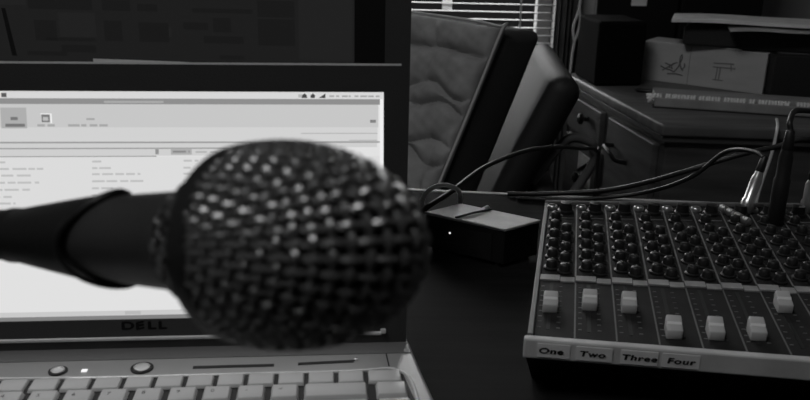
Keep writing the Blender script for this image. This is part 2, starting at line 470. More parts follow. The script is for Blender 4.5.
# ------------------------------------------------------------------ big monitor behind the laptop
MY = .62
mon = thing('monitor', 'large black monitor with a dim picture standing behind the laptop lid', 'monitor', (0, MY, 0))
ML, MR, MB_, MT = -.545, .0015, .075, .405
bz = .0185
w = B()
for xa, xb, za, zb in ((ML, ML+bz, MB_, MT), (MR-bz, MR, MB_, MT), (ML+bz, MR-bz, MB_, MB_+.022), (ML+bz, MR-bz, MT-bz, MT)):
    box(w, ((xa+xb)/2, .008, (za+zb)/2), (xb-xa, .022, zb-za))
obj('frame', w, M['bezel'], mon)
obj('rear_shell', prism(B(), [(ML+.01, .019), (MR-.01, .019), (MR-.06, .05), (ML+.06, .05)], MB_+.01, MT-.01, .004), M['mixbody'], mon)
pan = obj('display', box(B(), ((ML+MR)/2, .008, (MB_+MT)/2), (MR-ML-2*bz, .014, MT-MB_-.04)), em(.0006), mon)
def mpx(px): return -.2925+px*(.2925-.0393)/352.
def mpz(py): return .228-py*.000725
def marea(items, v, lv, name):
    w = B()
    for xa, xb, ya, yb in items:
        d = .001-.00015*lv
        quad(w, [(mpx(xa), d, mpz(yb)), (mpx(xb), d, mpz(yb)), (mpx(xb), d, mpz(ya)), (mpx(xa), d, mpz(ya))])
    return obj(name, w, em(v), pan)
marea([(-300, 352, -200, 170)], .0108, 1, 'window_area')
marea([(26, 90, 5, 15), (100, 128, 5, 15), (135, 155, 8, 15), (30, 52, 26, 46), (100, 118, 25, 45), (135, 165, 26, 45), (190, 250, 11, 15), (210, 228, 20, 34), (255, 292, 2, 18), (255, 292, 20, 46), (200, 240, 38, 45), (180, 205, 25, 32), (40, 90, 43, 46), (55, 90, 50, 57), (20, 60, 57, 61), (215, 240, 57, 61)], .0082, 2, 'picture_blocks')
for it in [(55, 92, 18, 42), (296, 350, -60, 60), (140, 168, 30, 40), (-12, 24, -50, 12)]: marea([it], .0130, 2, 'pale_block')
w = B(); quad(w, [(mpx(4), .0004, mpz(62)), (mpx(9), .0004, mpz(62)), (mpx(3), .0004, mpz(15)), (mpx(-1), .0004, mpz(15))])
obj('dark_streak', w, em(.002), pan)
obj('stand_neck', box(B(), (-.27, .075, .12), (.07, .03, .23), .004), M['mixbody'], mon)
obj('stand_base', prism(B(), [(-.38, .02), (-.16, .02), (-.16, .16), (-.38, .16)], 0, .012, .004), M['mixbody'], mon)

# ------------------------------------------------------------------ camera
TH, RO, FPX = math.radians(18.84), math.radians(1.3), 850.
Fw = Vector((0, math.cos(TH), -math.sin(TH))); R0 = Vector((1, 0, 0)); U0 = Vector((0, math.sin(TH), math.cos(TH)))
Rt = R0*math.cos(RO)+U0*math.sin(RO); Up = U0*math.cos(RO)-R0*math.sin(RO)
cam = bpy.data.cameras.new('camera'); co = bpy.data.objects.new('camera', cam); COL.objects.link(co)
co.matrix_world = Matrix(((Rt.x, Up.x, -Fw.x, 0), (Rt.y, Up.y, -Fw.y, 0), (Rt.z, Up.z, -Fw.z, .29), (0, 0, 0, 1)))
cam.sensor_width = 36; cam.lens = 36*FPX/810; cam.clip_start = .01
cam.dof.use_dof = True; cam.dof.focus_distance = .72; cam.dof.aperture_fstop = 16
sc.camera = co

# ------------------------------------------------------------------ microphone
PH = math.radians(38); BT = math.radians(-.6)
ax = Vector((.7855, .5882, -.1922))
ring_c = Vector((-.0425, .1988, .2090))
def set_mic_axis():
    global ax, ring_c
    ax = (Rt*math.cos(PH)*math.cos(BT) - Up*math.cos(PH)*math.sin(BT) - Fw*math.sin(PH)).normalized()
    ring_c = Vector((0, 0, .29)) + Rt*((258-405)/FPX*.2200) + Up*((200-243.5)/FPX*.2200) + Fw*.2200
set_mic_axis()
sidev = ax.cross(Vector((0, 0, 1))).normalized(); upv = sidev.cross(ax).normalized()
micM = Matrix(((sidev.x, upv.x, ax.x, ring_c.x), (sidev.y, upv.y, ax.y, ring_c.y), (sidev.z, upv.z, ax.z, ring_c.z), (0, 0, 0, 1)))
mic = thing('microphone', 'black handheld microphone with a round wire mesh head', 'microphone')
mic.matrix_world = micM
RW, LM, ZW, LB_ = .0249, .0495, .0065, .0270      # widest radius, length, where it is widest
AE = math.acos(-ZW/LB_); RM = RW*math.sin(AE)**.94
def dome(t):                      # t 0 at the tip .. 1 at the ring
    a = t*AE; c = math.cos(a)
    return RW*math.sin(a)**.94, ZW+((LM-ZW) if c > 0 else LB_)*c
prof = [dome(i/400) for i in range(401)]
arc = [0.]
for a, b in zip(prof, prof[1:]): arc.append(arc[-1]+math.hypot(b[0]-a[0], b[1]-a[1]))
STOT = arc[-1]
def dome_at(s):
    s = min(max(s, 0), STOT); lo, hi = 0, 400
    while hi-lo > 1:
        m_ = (lo+hi)//2
        if arc[m_] <= s: lo = m_
        else: hi = m_
    f = (s-arc[lo])/max(arc[hi]-arc[lo], 1e-9)
    r = prof[lo][0]*(1-f)+prof[hi][0]*f; z = prof[lo][1]*(1-f)+prof[hi][1]*f
    dr = prof[hi][0]-prof[lo][0]; dz = prof[hi][1]-prof[lo][1]; l = math.hypot(dr, dz) or 1
    return r, z, -dz/l, dr/l          # normal (radial, axial)
def surf(a, b, off):
    s = math.hypot(a, b); r, z, nr, nz = dome_at(s)
    if s < 1e-6: return Vector((0, 0, z+off))
    c, d = a/s, b/s
    return Vector((c*(r+nr*off), d*(r+nr*off), z+nz*off))
PITCH = .0041; WR = .00104
w = B(); ROT = math.radians(14)
cr, sr = math.cos(ROT), math.sin(ROT)
nw = int(STOT/PITCH)
for fam in (0, 1):
    for i in range(-nw, nw+1):
        c0 = (i+.5)*PITCH
        if abs(c0) >= STOT: continue
        half = math.sqrt(STOT*STOT-c0*c0); n = max(3, int(half/PITCH*7)); pts = []
        for k in range(-n, n+1):
            t = half*k/n
            ph = PI*t/PITCH + PI*(i % 2) + (PI if fam else 0)
            off = .00078*math.sin(ph)
            a, b = (t, c0) if fam == 0 else (c0, t)
            pts.append(surf(a*cr-b*sr, a*sr+b*cr, off))
        tube(w, pts, WR, 6)
obj('grille', w, M['grille'], mic, True)
obj('foam_liner', lathe(B(), [(max(r-.0021, .0002), z-.0021) for r, z in prof[::12]], 40), M['foam'], mic, True)
obj('band', lathe(B(), [(RM-.002, -.0046), (RM+.0002, -.0046), (RM+.0016, -.0036), (RM+.0022, .0010), (RM+.0019, .0032), (RM+.0008, .0040), (RM-.002, .0040)], 72), M['band'], mic, True)
# lower cone of mesh below the band
w = B(); za, zb, ra, rb = -.0040, -.0250, RM-.0012, .0146
def cone(u, v, off):
    r = ra+(rb-ra)*v+off; return (r*math.cos(u), r*math.sin(u), za+(zb-za)*v)
NS = 26
for sgn in (1, -1):
    for i in range(NS):
        pts = []
        for k in range(37):
            v = k/36; u = 2*PI*i/NS+sgn*v*1.0
            pts.append(cone(u, v, 0.0006*sgn*math.sin(v*NS*1.0/PI*PI+i*PI)))
        tube(w, pts, .00078, 6)
obj('lower_grille', w, M['lowgrille'], mic, True)
obj('lower_liner', lathe(B(), [(ra-.0014, za), (rb-.0014, zb)], 40), M['foam'], mic, True)
obj('handle', lathe(B(), [(.0115, -.0240), (.0146, -.0240), (.0149, -.0248), (.0148, -.0270), (.0142, -.0280), (.0136, -.050), (.0126, -.070), (.0106, -.090), (.0092, -.104), (.0085, -.112), (.0080, -.140), (.003, -.142)], 56), M['handle'], mic, True)
# clip: tapered rubber sleeve with a scooped front, neck and swivel
cl = thing('microphone_clip', 'black rubber clip gripping the microphone handle', 'clip'); cl.matrix_world = micM
CZ = -.0725
w = B(); SEG = 64; outer = []; inner = []
def scoop(u):                        # front edge reaches further forward above and below
    return .0125*(abs(math.sin(u)))**2.2
stations = [0, .1, .25, .45, .7, 1.0]
for st in stations:
    ro = .0142-.0052*st**1.1
    outer.append([w.verts.new((ro*math.cos(2*PI*k/SEG), ro*math.sin(2*PI*k/SEG), CZ+scoop(2*PI*k/SEG)*(1-st)-.050*st)) for k in range(SEG)])
for st in stations:
    ri = .0132-.0046*st**1.05
    inner.append([w.verts.new((ri*math.cos(2*PI*k/SEG), ri*math.sin(2*PI*k/SEG), CZ+scoop(2*PI*k/SEG)*(1-st)-.050*st)) for k in range(SEG)])
for A_ in (outer, inner):
    for a, b in zip(A_, A_[1:]):
        for k in range(SEG): w.faces.new((a[k], a[(k+1) % SEG], b[(k+1) % SEG], b[k]))
for a, b in ((outer[0], inner[0]), (outer[-1], inner[-1])):
    for k in range(SEG): w.faces.new((a[k], a[(k+1) % SEG], b[(k+1) % SEG], b[k]))
bmesh.ops.recalc_face_normals(w, faces=w.faces)
obj('sleeve', w, M['clip'], cl, True)
obj('clip_lip', tube(B(), [(.0137*math.cos(2*PI*k/SEG), .0137*math.sin(2*PI*k/SEG), CZ+scoop(2*PI*k/SEG)) for k in range(SEG)], .0016, 8, True), M['clip'], cl, True)
w = lathe(B(), [(.0083, -.117), (.0094, -.118), (.0096, -.124), (.0090, -.128), (.0088, -.146), (.0094, -.148), (.0094, -.156), (.003, -.158)], 40, cap=False)
obj('neck', w, M['clip'], cl, True)
P = lambda x, y, z: tuple(micM @ Vector((x, y, z)))
# boom arm holding the clip: from the neck to a weighted stand on the desk
st = thing('microphone_stand', 'black boom stand holding the microphone clip', 'stand', (-.62, .42, 0))
def q(p): return (p[0]+.62, p[1]-.42, p[2])
tail = Vector(P(0, 0, -.175)); tail2 = Vector(P(0, -.004, -.225)); post = Vector((-.62, .42, .155))
obj('boom_arm', tube(B(), [q(p) for p in spline([tail, tail2, tail2.lerp(post, .5), post], 8)], .0085, 16), M['stand'], st, True)
obj('swivel', lathe(B(), [(.004, -.186), (.0110, -.185), (.0120, -.178), (.0110, -.1605), (.006, -.1585)], 32, Matrix.Translation((.62, -.42, 0)) @ micM), M['stand'], st, True)
obj('post', lathe(B(), [(.010, .012), (.010, .165), (.013, .168), (.013, .180), (.006, .184)], 24), M['stand'], st, True)
obj('base', lathe(B(), [(.080, 0), (.080, .010), (.074, .016), (.012, .020)], 48), M['stand'], st, True)

# ------------------------------------------------------------------ mixing desk
FL, FR, RL, RR = Vector((.0771, .4688)), Vector((.4317, .4271)), Vector((.1266, .7273)), Vector((.4834, .7400))
MO = Vector((FL.x, FL.y, 0))
MW = .357
mx = thing('audio_mixer', 'black sound mixer with rows of knobs and pale slider caps on the desk', 'mixer', MO)
def MX(u, v, z):                     # u metres across, v 0 front .. 1 rear
    a = FL.lerp(FR, u/MW); b = RL.lerp(RR, u/MW); p = a.lerp(b, v)
    return (p.x-MO.x, p.y-MO.y, z)
def mxbox(bm, u0, u1, v0, v1, z0, z1, bev=0):
    hexa(bm, [MX(u0, v0, z0), MX(u1, v0, z0), MX(u1, v1, z0), MX(u0, v1, z0)], [MX(u0, v0, z1), MX(u1, v0, z1), MX(u1, v1, z1), MX(u0, v1, z1)], bev); return bm
ZT = .042
def und(v): return MX(0, v, 0)
w = B()
hexa(w, [MX(.004, .10, 0), MX(MW-.004, .10, 0), MX(MW-.004, .985, 0), MX(.004, .985, 0)],
     [MX(0, .006, ZT-.0135), MX(MW, .006, ZT-.0135), MX(MW, 1, ZT-.0135), MX(0, 1, ZT-.0135)])
mxbox(w, 0, MW, .006, 1, ZT-.0135, ZT-.0008)
obj('chassis', w, M['mixbody'], mx)
obj('panel', mxbox(B(), .003, MW-.003, .012, .985, ZT-.0012, ZT), M['mixpanel'], mx)
obj('front_strip', mxbox(B(), -.0018, MW+.0018, -.012, .010, ZT-.0125, ZT+.0012, .0012), M['strip'], mx)
for u0, u1 in ((0, .0035), (MW-.0035, MW)):
    obj('side_trim', mxbox(B(), u0, u1, .012, .985, ZT-.006, ZT+.002, .0006), M['mixline'], mx)
obj('rear_rail', mxbox(B(), 0, MW, .985, 1.0, ZT-.006, ZT+.003, .001), M['mixline'], mx)
CW = .0257; U0c = .0032
w = B()
for k in range(1, 13):
    u = U0c+CW*k
    mxbox(w, u-.0005, u+.0005, .015, .335, ZT, ZT+.0003)
    mxbox(w, u-.0006, u+.0006, .375, .975, ZT, ZT+.0003)
obj('panel_lines', w, M['mixline'], mx)
w = B()
for k in range(13):
    u = U0c+CW*k
    mxbox(w, u, u+CW*.56, .340, .372, ZT, ZT+.0012); mxbox(w, u+CW*.58, u+CW*.97, .332, .362, ZT, ZT+.0010)
obj('rail_labels', w, M['mixrail'], mx)
w = B()
for k in range(9):
    u = U0c+CW*k
    mxbox(w, u+CW*.35-.0012, u+CW*.35+.0012, .05, .325, ZT-.0005, ZT+.00025)
obj('slider_slots', w, M['blackslot'], mx)
w = B()
for k in range(9):
    u = U0c+CW*k
    for j in range(9):
        mxbox(w, u+CW*.08, u+CW*.17, .06+j*.03, .063+j*.03, ZT, ZT+.0003); mxbox(w, u+CW*.55, u+CW*.64, .06+j*.03, .063+j*.03, ZT, ZT+.0003)
obj('slider_scale', w, M['mixline'], mx)
vs = [.165, .190, .190, .072, .080, .092, .243, .21, .20]
for k in range(9):
    u = U0c+CW*k+CW*.36; v = vs[k]; hw = .0049; dv = .026
    lo = [MX(u-hw, v-dv, ZT), MX(u+hw, v-dv, ZT), MX(u+hw, v+dv, ZT), MX(u-hw, v+dv, ZT)]
    mid = [MX(u-hw, v-dv, ZT+.0065), MX(u+hw, v-dv, ZT+.0065), MX(u+hw, v+dv, ZT+.009), MX(u-hw, v+dv, ZT+.009)]
    c = B(); hexa(c, lo, mid, .0008)
    hi = [MX(u-hw*.96, v+dv*.05, ZT+.0085), MX(u+hw*.96, v+dv*.05, ZT+.0085), MX(u+hw*.96, v+dv*.97, ZT+.0105), MX(u-hw*.96, v+dv*.97, ZT+.0105)]
    hexa(c, [MX(u-hw, v-dv*.15, ZT+.006), MX(u+hw, v-dv*.15, ZT+.006), MX(u+hw, v+dv, ZT+.006), MX(u-hw, v+dv, ZT+.006)], hi, .0008)
    cap = obj('slider_cap', c, M['cap'], mx, True)
    obj('cap_line', hexa(B(), [MX(u-hw*.9, v-dv*.20, ZT+.0072), MX(u+hw*.9, v-dv*.20, ZT+.0072), MX(u+hw*.9, v-dv*.02, ZT+.0072), MX(u-hw*.9, v-dv*.02, ZT+.0072)],
                              [MX(u-hw*.9, v-dv*.20, ZT+.0078), MX(u+hw*.9, v-dv*.20, ZT+.0078), MX(u+hw*.9, v-dv*.02, ZT+.0090), MX(u-hw*.9, v-dv*.02, ZT+.0090)]), M['capline'], cap)
random.seed(11)
for k in range(9):
    u = U0c+CW*k
    for col, n, v0 in ((.30, 6, .425), (.68, 5, .40)):
        for j in range(n):
            v = v0+j*(.455/5.6 if col < .5 else .415/5.2)
            p = MX(u+CW*col, v, ZT); a = random.uniform(-2.2, 2.2)
            Tm = Matrix.Translation(p) @ Matrix.Rotation(a, 4, 'Z')
            c = lathe(B(), [(.0056, 0), (.0056, .0014), (.0042, .0020), (.0038, .0064), (.0032, .0070), (.0008, .0072)], 16, Tm)
            kb = obj('knob', c, M['knob'], mx, True)
            obj('pointer', box(B(), (0, .0022, .0071), (.0009, .0036, .0008), mx=Tm), M['knobline'], kb)
for k in range(10):
    u = U0c+CW*k
    p = MX(u+CW*.16, .945, ZT)
    jk = obj('jack_socket', lathe(B(), [(.0046, 0), (.0046, .0022), (.0036, .0032), (.0030, .0032), (.0030, .0006)], 18, Matrix.Translation(p), cap=False), M['plug'], mx, True)
    obj('socket_hole', lathe(B(), [(.0030, .0003), (.0030, .0010)], 16, Matrix.Translation(p)), M['blackslot'], jk)
    p = MX(u+CW*.62, .905, ZT)
    obj('gain_knob', lathe(B(), [(.0070, 0), (.0070, .0022), (.0056, .003), (.0050, .0092), (.001, .0098)], 20, Matrix.Translation(p)), M['knob'], mx, True)
w = B()
for k in range(10):
    u = U0c+CW*k
    hexa(w, [MX(u+CW*.22, .905, ZT), MX(u+CW*.52, .865, ZT), MX(u+CW*.54, .875, ZT), MX(u+CW*.24, .915, ZT)], [MX(u+CW*.22, .905, ZT+.0004), MX(u+CW*.52, .865, ZT+.0004), MX(u+CW*.54, .875, ZT+.0004), MX(u+CW*.24, .915, ZT+.0004)])
    mxbox(w, u+CW*.1, u+CW*.9, .845, .85, ZT, ZT+.0003)
obj('gain_marks', w, M['mixline'], mx)
# name tapes on the front strip
fdir = Vector(MX(MW, -.012, 0))-Vector(MX(0, -.012, 0)); fdir.normalize(); fn = Vector((fdir.y, -fdir.x, 0))
FO = Vector(MX(0, -.012, ZT-.0057))
for s, u0, u1, tu in (('One', .0068, .0265, .0150), ('Two', .0302, .0520, .0400), ('Three', .0570, .0790, .0680), ('Four', .0815, .1035, .0925)):
    def fp(x, y, z): return tuple(FO+fdir*x+Vector((0, 0, y))+fn*(.0001+z))
    tp = obj('name_tape', hexa(B(), [fp(u0, -.0046, 0), fp(u1, -.0046, 0), fp(u1, -.0046, .0004), fp(u0, -.0046, .0004)],
                                  [fp(u0, .0046, 0), fp(u1, .0046, 0), fp(u1, .0046, .0004), fp(u0, .0046, .0004)]), M['tape'], mx)
    tag(tp, 'white tape reading %s' % s)
    obj('writing', text_bm(s, .0052, lambda x, y, z: fp(tu+x*1.50, y-.0002, .0006+z), 0, .12, 1.12, .00022), M['ink'], tp)

# plugs standing in the mixer
def cablething(name, pts, r, m, label, n=8, group=None):
    return tag(obj(name, tube(B(), spline(pts, n), r, 10), m, smooth=True), label, 'cable', group or 'cables around the mixer')
pl = thing('audio_plug', 'silver plug standing in the back of the mixer, cable curling from its top', 'plug', (.3010, .7120, .0422), 0, 'plugs standing in the mixer')
Tm = Matrix.Rotation(math.radians(15), 4, 'Y') @ Matrix.Rotation(math.radians(-8), 4, 'X')
obj('body', lathe(B(), [(.0052, .001), (.0060, .002), (.0060, .012), (.0050, .013), (.0050, .031), (.0042, .034), (.003, .040)], 24, Tm), M['plug'], pl, True)
obj('sleeve', lathe(B(), [(.0034, .0385), (.0038, .040), (.0030, .052), (.0022, .053)], 16, Tm), M['blackplug'], pl, True)
pl = thing('audio_plug', 'tall thick black plug standing in the mixer', 'plug', (.3170, .6850, .0422), 0, 'plugs standing in the mixer')
obj('body', lathe(B(), [(.0062, .001), (.0068, .002), (.0068, .040), (.0058, .042), (.0058, .060), (.0045, .066)], 24), M['blackplug'], pl, True)
obj('sleeve', lathe(B(), [(.0044, .0655), (.0048, .067), (.0036, .082), (.0025, .083)], 16), M['blackplug'], pl, True)
pl = thing('audio_plug', 'silver plug at the far end of the mixer beyond the tall black plug', 'plug', (.3590, .7190, .0422), 0, 'plugs standing in the mixer')
obj('body', lathe(B(), [(.0050, .001), (.0058, .002), (.0058, .010), (.0048, .012), (.0048, .026), (.003, .030)], 24), M['plug'], pl, True)
obj('sleeve', lathe(B(), [(.0030, .0295), (.0036, .031), (.0028, .044), (.002, .045)], 16), M['blackplug'], pl, True)
pl = thing('jack_glints', 'row of metal rings shaping the glints of a jack beside the silver plug', 'glints', (.2860, .695, .0462))  # metal rings added to shape the bright reflections of a jack
dA = Vector((.0085, -.030, 0)); 
for i in range(4):
    p = dA*(i/3-.5); Tm = Matrix.Translation(p) @ Vector(dA).to_track_quat('Z', 'Y').to_matrix().to_4x4()
    obj('ring', lathe(B(), [(.0022, -.0038), (.0036, -.003), (.0036, .003), (.0022, .0038)], 16, Tm), M['plug'], pl, True)

# ------------------------------------------------------------------ little audio box between laptop and mixer
def quadprism(bm, Q, z0, z1, bev=0): 
    return hexa(bm, [(x, y, z0) for x, y in Q], [(x, y, z1) for x, y in Q], bev)
A_, E_, D_ = Vector((.0185, .7132)), Vector((.0853, .6743)), Vector((.1180, .6985)); B_ = A_+(D_-E_)
ab = thing('audio_interface', 'small black box with a silver top between laptop and mixer', 'audio box', (A_.x, A_.y, 0))
rel = [((p-A_).x, (p-A_).y) for p in (A_, E_, D_, B_)]
obj('case', quadprism(B(), rel, .003, .0335, .001), M['ifaceblk'], ab)
grow = [(-.0006, -.0008), ((E_-A_).x, (E_-A_).y-.0012), ((D_-A_).x+.0012, (D_-A_).y), ((B_-A_).x, (B_-A_).y+.0010)]
obj('top_cover', quadprism(B(), grow, .0335, .0362, .0008), M['ifacetop'], ab)
ed = (E_-A_).normalized(); en = Vector((ed.y, -ed.x))
def AF(s, z, d): return (ed.x*s+en.x*d, ed.y*s+en.y*d, z)
def afbox(bm, s0, s1, z0, z1, d0, d1): 
    return hexa(bm, [AF(s0, z0, d0), AF(s1, z0, d0), AF(s1, z0, d1), AF(s0, z0, d1)], [AF(s0, z1, d0), AF(s1, z1, d0), AF(s1, z1, d1), AF(s0, z1, d1)])
obj('front_panel', afbox(B(), .004, .066, .005, .028, -.001, .0006), M['mixpanel'], ab)
obj('panel_slot', afbox(B(), .010, .054, .0085, .0125, .0002, .0010), M['blackslot'], ab)
tag(obj('indicator_light', lathe(B(), [(.0010, 0), (.0009, .0008), (.0003, .0012)], 12, Matrix.Translation(AF(.0255, .0215, .0004)) @ Vector((en.x, en.y, 0)).to_track_quat('Z', 'Y').to_matrix().to_4x4()), M['led'], ab), 'small lit indicator')
obj('front_edge_trim', tube(B(), [AF(0.0, .0359, .0009), AF(.0767, .0359, .0012)], .0008, 8), M['lid_edge'], ab, True)
t0 = AF(.031, 0, .0012); t1 = (t0[0]+(D_-E_).x*1.0, t0[1]+(D_-E_).y*1.0)
obj('top_band', tube(B(), [(t0[0], t0[1], .0372), (t0[0]*.5+t1[0]*.5, t0[1]*.5+t1[1]*.5, .0378), (t1[0], t1[1], .0372)], .0011, 8), M['cable'], ab, True)  # thin dark band across the top cover
w = B()
for s in ((.006, .006), (.07, -.030), (.088, -.012), (.028, .020)):
    pass
for p in rel:
    c = sum((Vector(r_) for r_ in rel), Vector((0, 0)))/4; pp = Vector(p).lerp(c, .2)
    lathe(w, [(.003, 0), (.003, .0035)], 12, Matrix.Translation((pp.x, pp.y, 0)))
obj('feet', w, M['blackslot'], ab)

# ------------------------------------------------------------------ quilted chair
def slab_frame(T, f, lean):
    f = Vector((f[0], f[1], 0)).normalized(); a = math.radians(lean)
    up = (-f*math.sin(a)+Vector((0, 0, math.cos(a)))).normalized()
    wd = Vector((0, 0, 1)).cross(f).normalized()
    nb = up.cross(wd).normalized()
    if nb.dot(f) > 0: nb = -nb
    return Vector(T), up, wd, nb
T, up, wd, nb = slab_frame((.1270, 1.2, .1370), (-.76, -.65), 28)
if wd.y < 0: wd = -wd                # towards the far edge
qc = thing('quilted_chair', 'quilted grey chair with piped edges standing behind the desk, beside the monitor', 'chair', (-.02, 1.15, Z0))
QO = Vector((-.02, 1.15, Z0))
def QS(s, t, d): return T+wd*s-up*t+nb*d-QO          # s across, t down from the top, d back
W_, H_, TK = .52, .50, .092
w = B(); nx, ny = 260, 210
def puff(s, t):
    e = 1.0
    # wavy stitched seams with rounded pads between them
    best = 1.0
    for t0, amp, wl, ph in ((.045, .002, .13, .6), (.105, .010, .125, .4), (.128, .007, .11, 2.0), (.185, .009, .14, 3.3), (.205, .010, .12, .2), (.265, .012, .13, 1.2), (.345, .010, .12, 2.5), (.43, .010, .13, .9)):
        dd = abs(t-(t0+amp*math.sin(2*PI*s/wl+ph)))
        best = min(best, dd)
    cell = abs(((s+.03*math.sin(t*22)) % .13)-.065)
    d1 = 1-math.exp(-(best/.0065)**1.2); d2 = 1-.45*math.exp(-((.065-cell)/.010)**2)
    ed = min(s, W_-s, t, H_-t); er = min(1, max(ed, 0)/.018)
    return -.014*d1*d2*math.sqrt(max(0, 1-(1-er)**2)) + .0007*math.sin(s*170+t*120)*math.sin(t*260)
g_ = [[w.verts.new(QS(W_*i/nx, H_*j/ny, puff(W_*i/nx, H_*j/ny))) for i in range(nx+1)] for j in range(ny+1)]
for j in range(ny):
    for i in range(nx): w.faces.new((g_[j][i], g_[j][i+1], g_[j+1][i+1], g_[j+1][i]))
b_ = [w.verts.new(QS(s, t, .012)) for s, t in ((0, 0), (W_, 0), (W_, H_), (0, H_))]
w.faces.new(b_)
loops = [[g_[0][i] for i in range(nx+1)], [g_[j][nx] for j in range(ny+1)], [g_[ny][i] for i in range(nx, -1, -1)], [g_[j][0] for j in range(ny, -1, -1)]]
for k, lp_ in enumerate(loops):
    w.faces.new(lp_[::-1]+[b_[k], b_[(k+1) % 4]])
bmesh.ops.recalc_face_normals(w, faces=w.faces)
obj('back_cushion', w, M['quilt'], qc, True)
w = B()
hexa(w, [QS(-.002, H_+.03, .010), QS(W_+.002, H_+.03, .010), QS(W_+.002, H_+.03, TK), QS(-.002, H_+.03, TK)], [QS(-.002, -.002, .010), QS(W_+.002, -.002, .010), QS(W_+.002, -.036, TK), QS(-.002, -.036, TK)], .018, 5)
obj('back_shell', w, M['chairdark'], qc, True)
obj('piping', tube(B(), [QS(-.003, H_, .002)]+spline([QS(-.003, H_-.01, .002), QS(-.003, .3, .002), QS(-.003, .02, .002), QS(.012, -.003, .002), QS(.2, -.004, .002), QS(W_-.01, -.003, .002), QS(W_+.003, .02, .002), QS(W_+.003, H_, .002)], 6), .0024, 8), M['piping'], qc, True)
# seat cushion and legs below the desk line
f2 = Vector((-.8, -.6, 0)); base = QS(0, H_, 0)+QO
def SE(s, d, z): p = base+wd*s+f2*d; return Vector((p.x, p.y, z))-QO
w = hexa(B(), [SE(0, -.02, -.40), SE(W_, -.02, -.40), SE(W_, .44, -.40), SE(0, .44, -.40)], [SE(0, -.02, -.30), SE(W_, -.02, -.30), SE(W_, .44, -.30), SE(0, .44, -.30)], .03, 4)
obj('seat_cushion', w, M['quilt'], qc, True)
obj('seat_frame', hexa(B(), [SE(.01, -.1, -.44), SE(W_-.01, -.1, -.44), SE(W_-.01, .43, -.44), SE(.01, .43, -.44)], [SE(.01, -.1, -.40), SE(W_-.01, -.1, -.40), SE(W_-.01, .43, -.40), SE(.01, .43, -.40)], .004), M['legwood'], qc)
for s, d in ((.04, -.07), (W_-.04, -.07), (.04, .40), (W_-.04, .40)):
    p = SE(s, d, Z0); obj('leg', lathe(B(), [(.014, 0), (.022, .30)], 16, Matrix.Translation(p)), M['legwood'], qc, True)

# second chair, dark, its padded back seen edge-on
T, up, wd, nb = slab_frame((.2020, 1.150, .0850), (-.99, .05), 24)
if wd.y < 0: wd = -wd
PO = Vector((.20, 1.30, Z0))
pc = thing('padded_chair', 'dark padded chair with a rounded leaning back between quilted chair and cabinet', 'chair', PO)
def PS(s, t, d): return T+wd*s-up*t+nb*d-PO
w = hexa(B(), [PS(0, .46, 0), PS(.34, .46, 0), PS(.34, .46, .048), PS(0, .46, .048)], [PS(0, 0, .0), PS(.34, 0, .0), PS(.34, 0, .048), PS(0, 0, .048)], .0235, 8)
obj('backrest', w, M['pad'], pc, True)
obj('seat', hexa(B(), [PS(.01, .44, .060), PS(.33, .44, .060), PS(.33, .44, .10), PS(.01, .44, .10)], [PS(.01, .16, .056), PS(.33, .16, .056), PS(.33, .16, .10), PS(.01, .16, .10)], .016, 4), M['chairdark'], pc, True)
for s, e in ((.0, 1), (.34, -1)):
    a_ = PS(s+.012*e, .42, .048); b_ = PS(s+.012*e, .42, .10)
    obj('leg', tube(B(), spline([PS(s+.012*e, .30, .052), a_, Vector((a_.x-.03, a_.y, 0))]), .008, 10), M['stand'], pc, True)
    obj('leg', tube(B(), spline([PS(s+.012*e, .30, .098), b_, Vector((b_.x+.05, b_.y, 0))]), .008, 10), M['stand'], pc, True)
arm = [PS(.03, .16, .050)]+[Vector(p)-PO for p in ((.2290, 1.185, -.0185), (.262, 1.187, -.0200), (.2690, 1.190, -.030), (.2680, 1.20, -.07))]+[PS(.06, .30, .10)]
obj('armrest', tube(B(), spline(arm, 6), .0068, 12), M['woodtop'], pc, True)

# ------------------------------------------------------------------ wooden cabinet
CN = Vector((.3753, 1.2166)); cl_ = Vector((-.1724, .985)).normalized(); cf = Vector((.9988, -.049)).normalized()
cb = thing('wooden_cabinet', 'dark wooden cabinet with drawers carrying the cardboard box', 'cabinet', (CN.x, CN.y, Z0))
DEP, WID = .42, .62
def CB(s, t, z): p = cl_*s+cf*t; return (p.x, p.y, z-Z0)    # s back along drawer side, t across
def cbox(bm, s0, s1, t0, t1, z0, z1, bev=0, seg=2):
    return hexa(bm, [CB(s0, t0, z0), CB(s1, t0, z0), CB(s1, t1, z0), CB(s0, t1, z0)], [CB(s0, t0, z1), CB(s1, t0, z1), CB(s1, t1, z1), CB(s0, t1, z1)], bev, seg)
obj('cabinet_top', cbox(B(), -.0, DEP, 0, WID, -.018, 0, .004, 3), M['woodtop'], cb, True)
obj('top_moulding', cbox(B(), .005, DEP-.005, .005, WID-.005, -.028, -.018, .002), M['wood'], cb)
obj('carcass', cbox(B(), .014, DEP-.012, .014, WID-.012, Z0+.05, -.028, .003), M['wood'], cb)
obj('plinth', cbox(B(), .03, DEP-.03, .03, WID-.03, Z0, Z0+.05), M['legwood'], cb)
zz = -.036
for r_, hgt in enumerate((.062, .135, .19, .25)):
    dr = obj('drawer', cbox(B(), .238, .400, .004, .014, zz-hgt, zz, .003), M['wood'], cb)
    p = CB(.293, .004, zz-hgt*.5+.006)
    obj('knob', lathe(B(), [(.004, 0), (.004, .008), (.010, .012), (.010, .018), (.004, .022)], 16, Matrix.Translation(p) @ Matrix.Rotation(-PI/2, 4, 'Y')), M['knobm'], dr, True)
    zz -= hgt+.012
dr = obj('door', cbox(B(), .030, .208, .004, .014, Z0+.07, -.036, .003), M['wood'], cb)
pts = [CB(.175, .004, -.078), CB(.172, -.012, -.078), CB(.155, -.016, -.079), CB(.135, -.016, -.083), CB(.122, -.012, -.090), CB(.118, .004, -.092)]
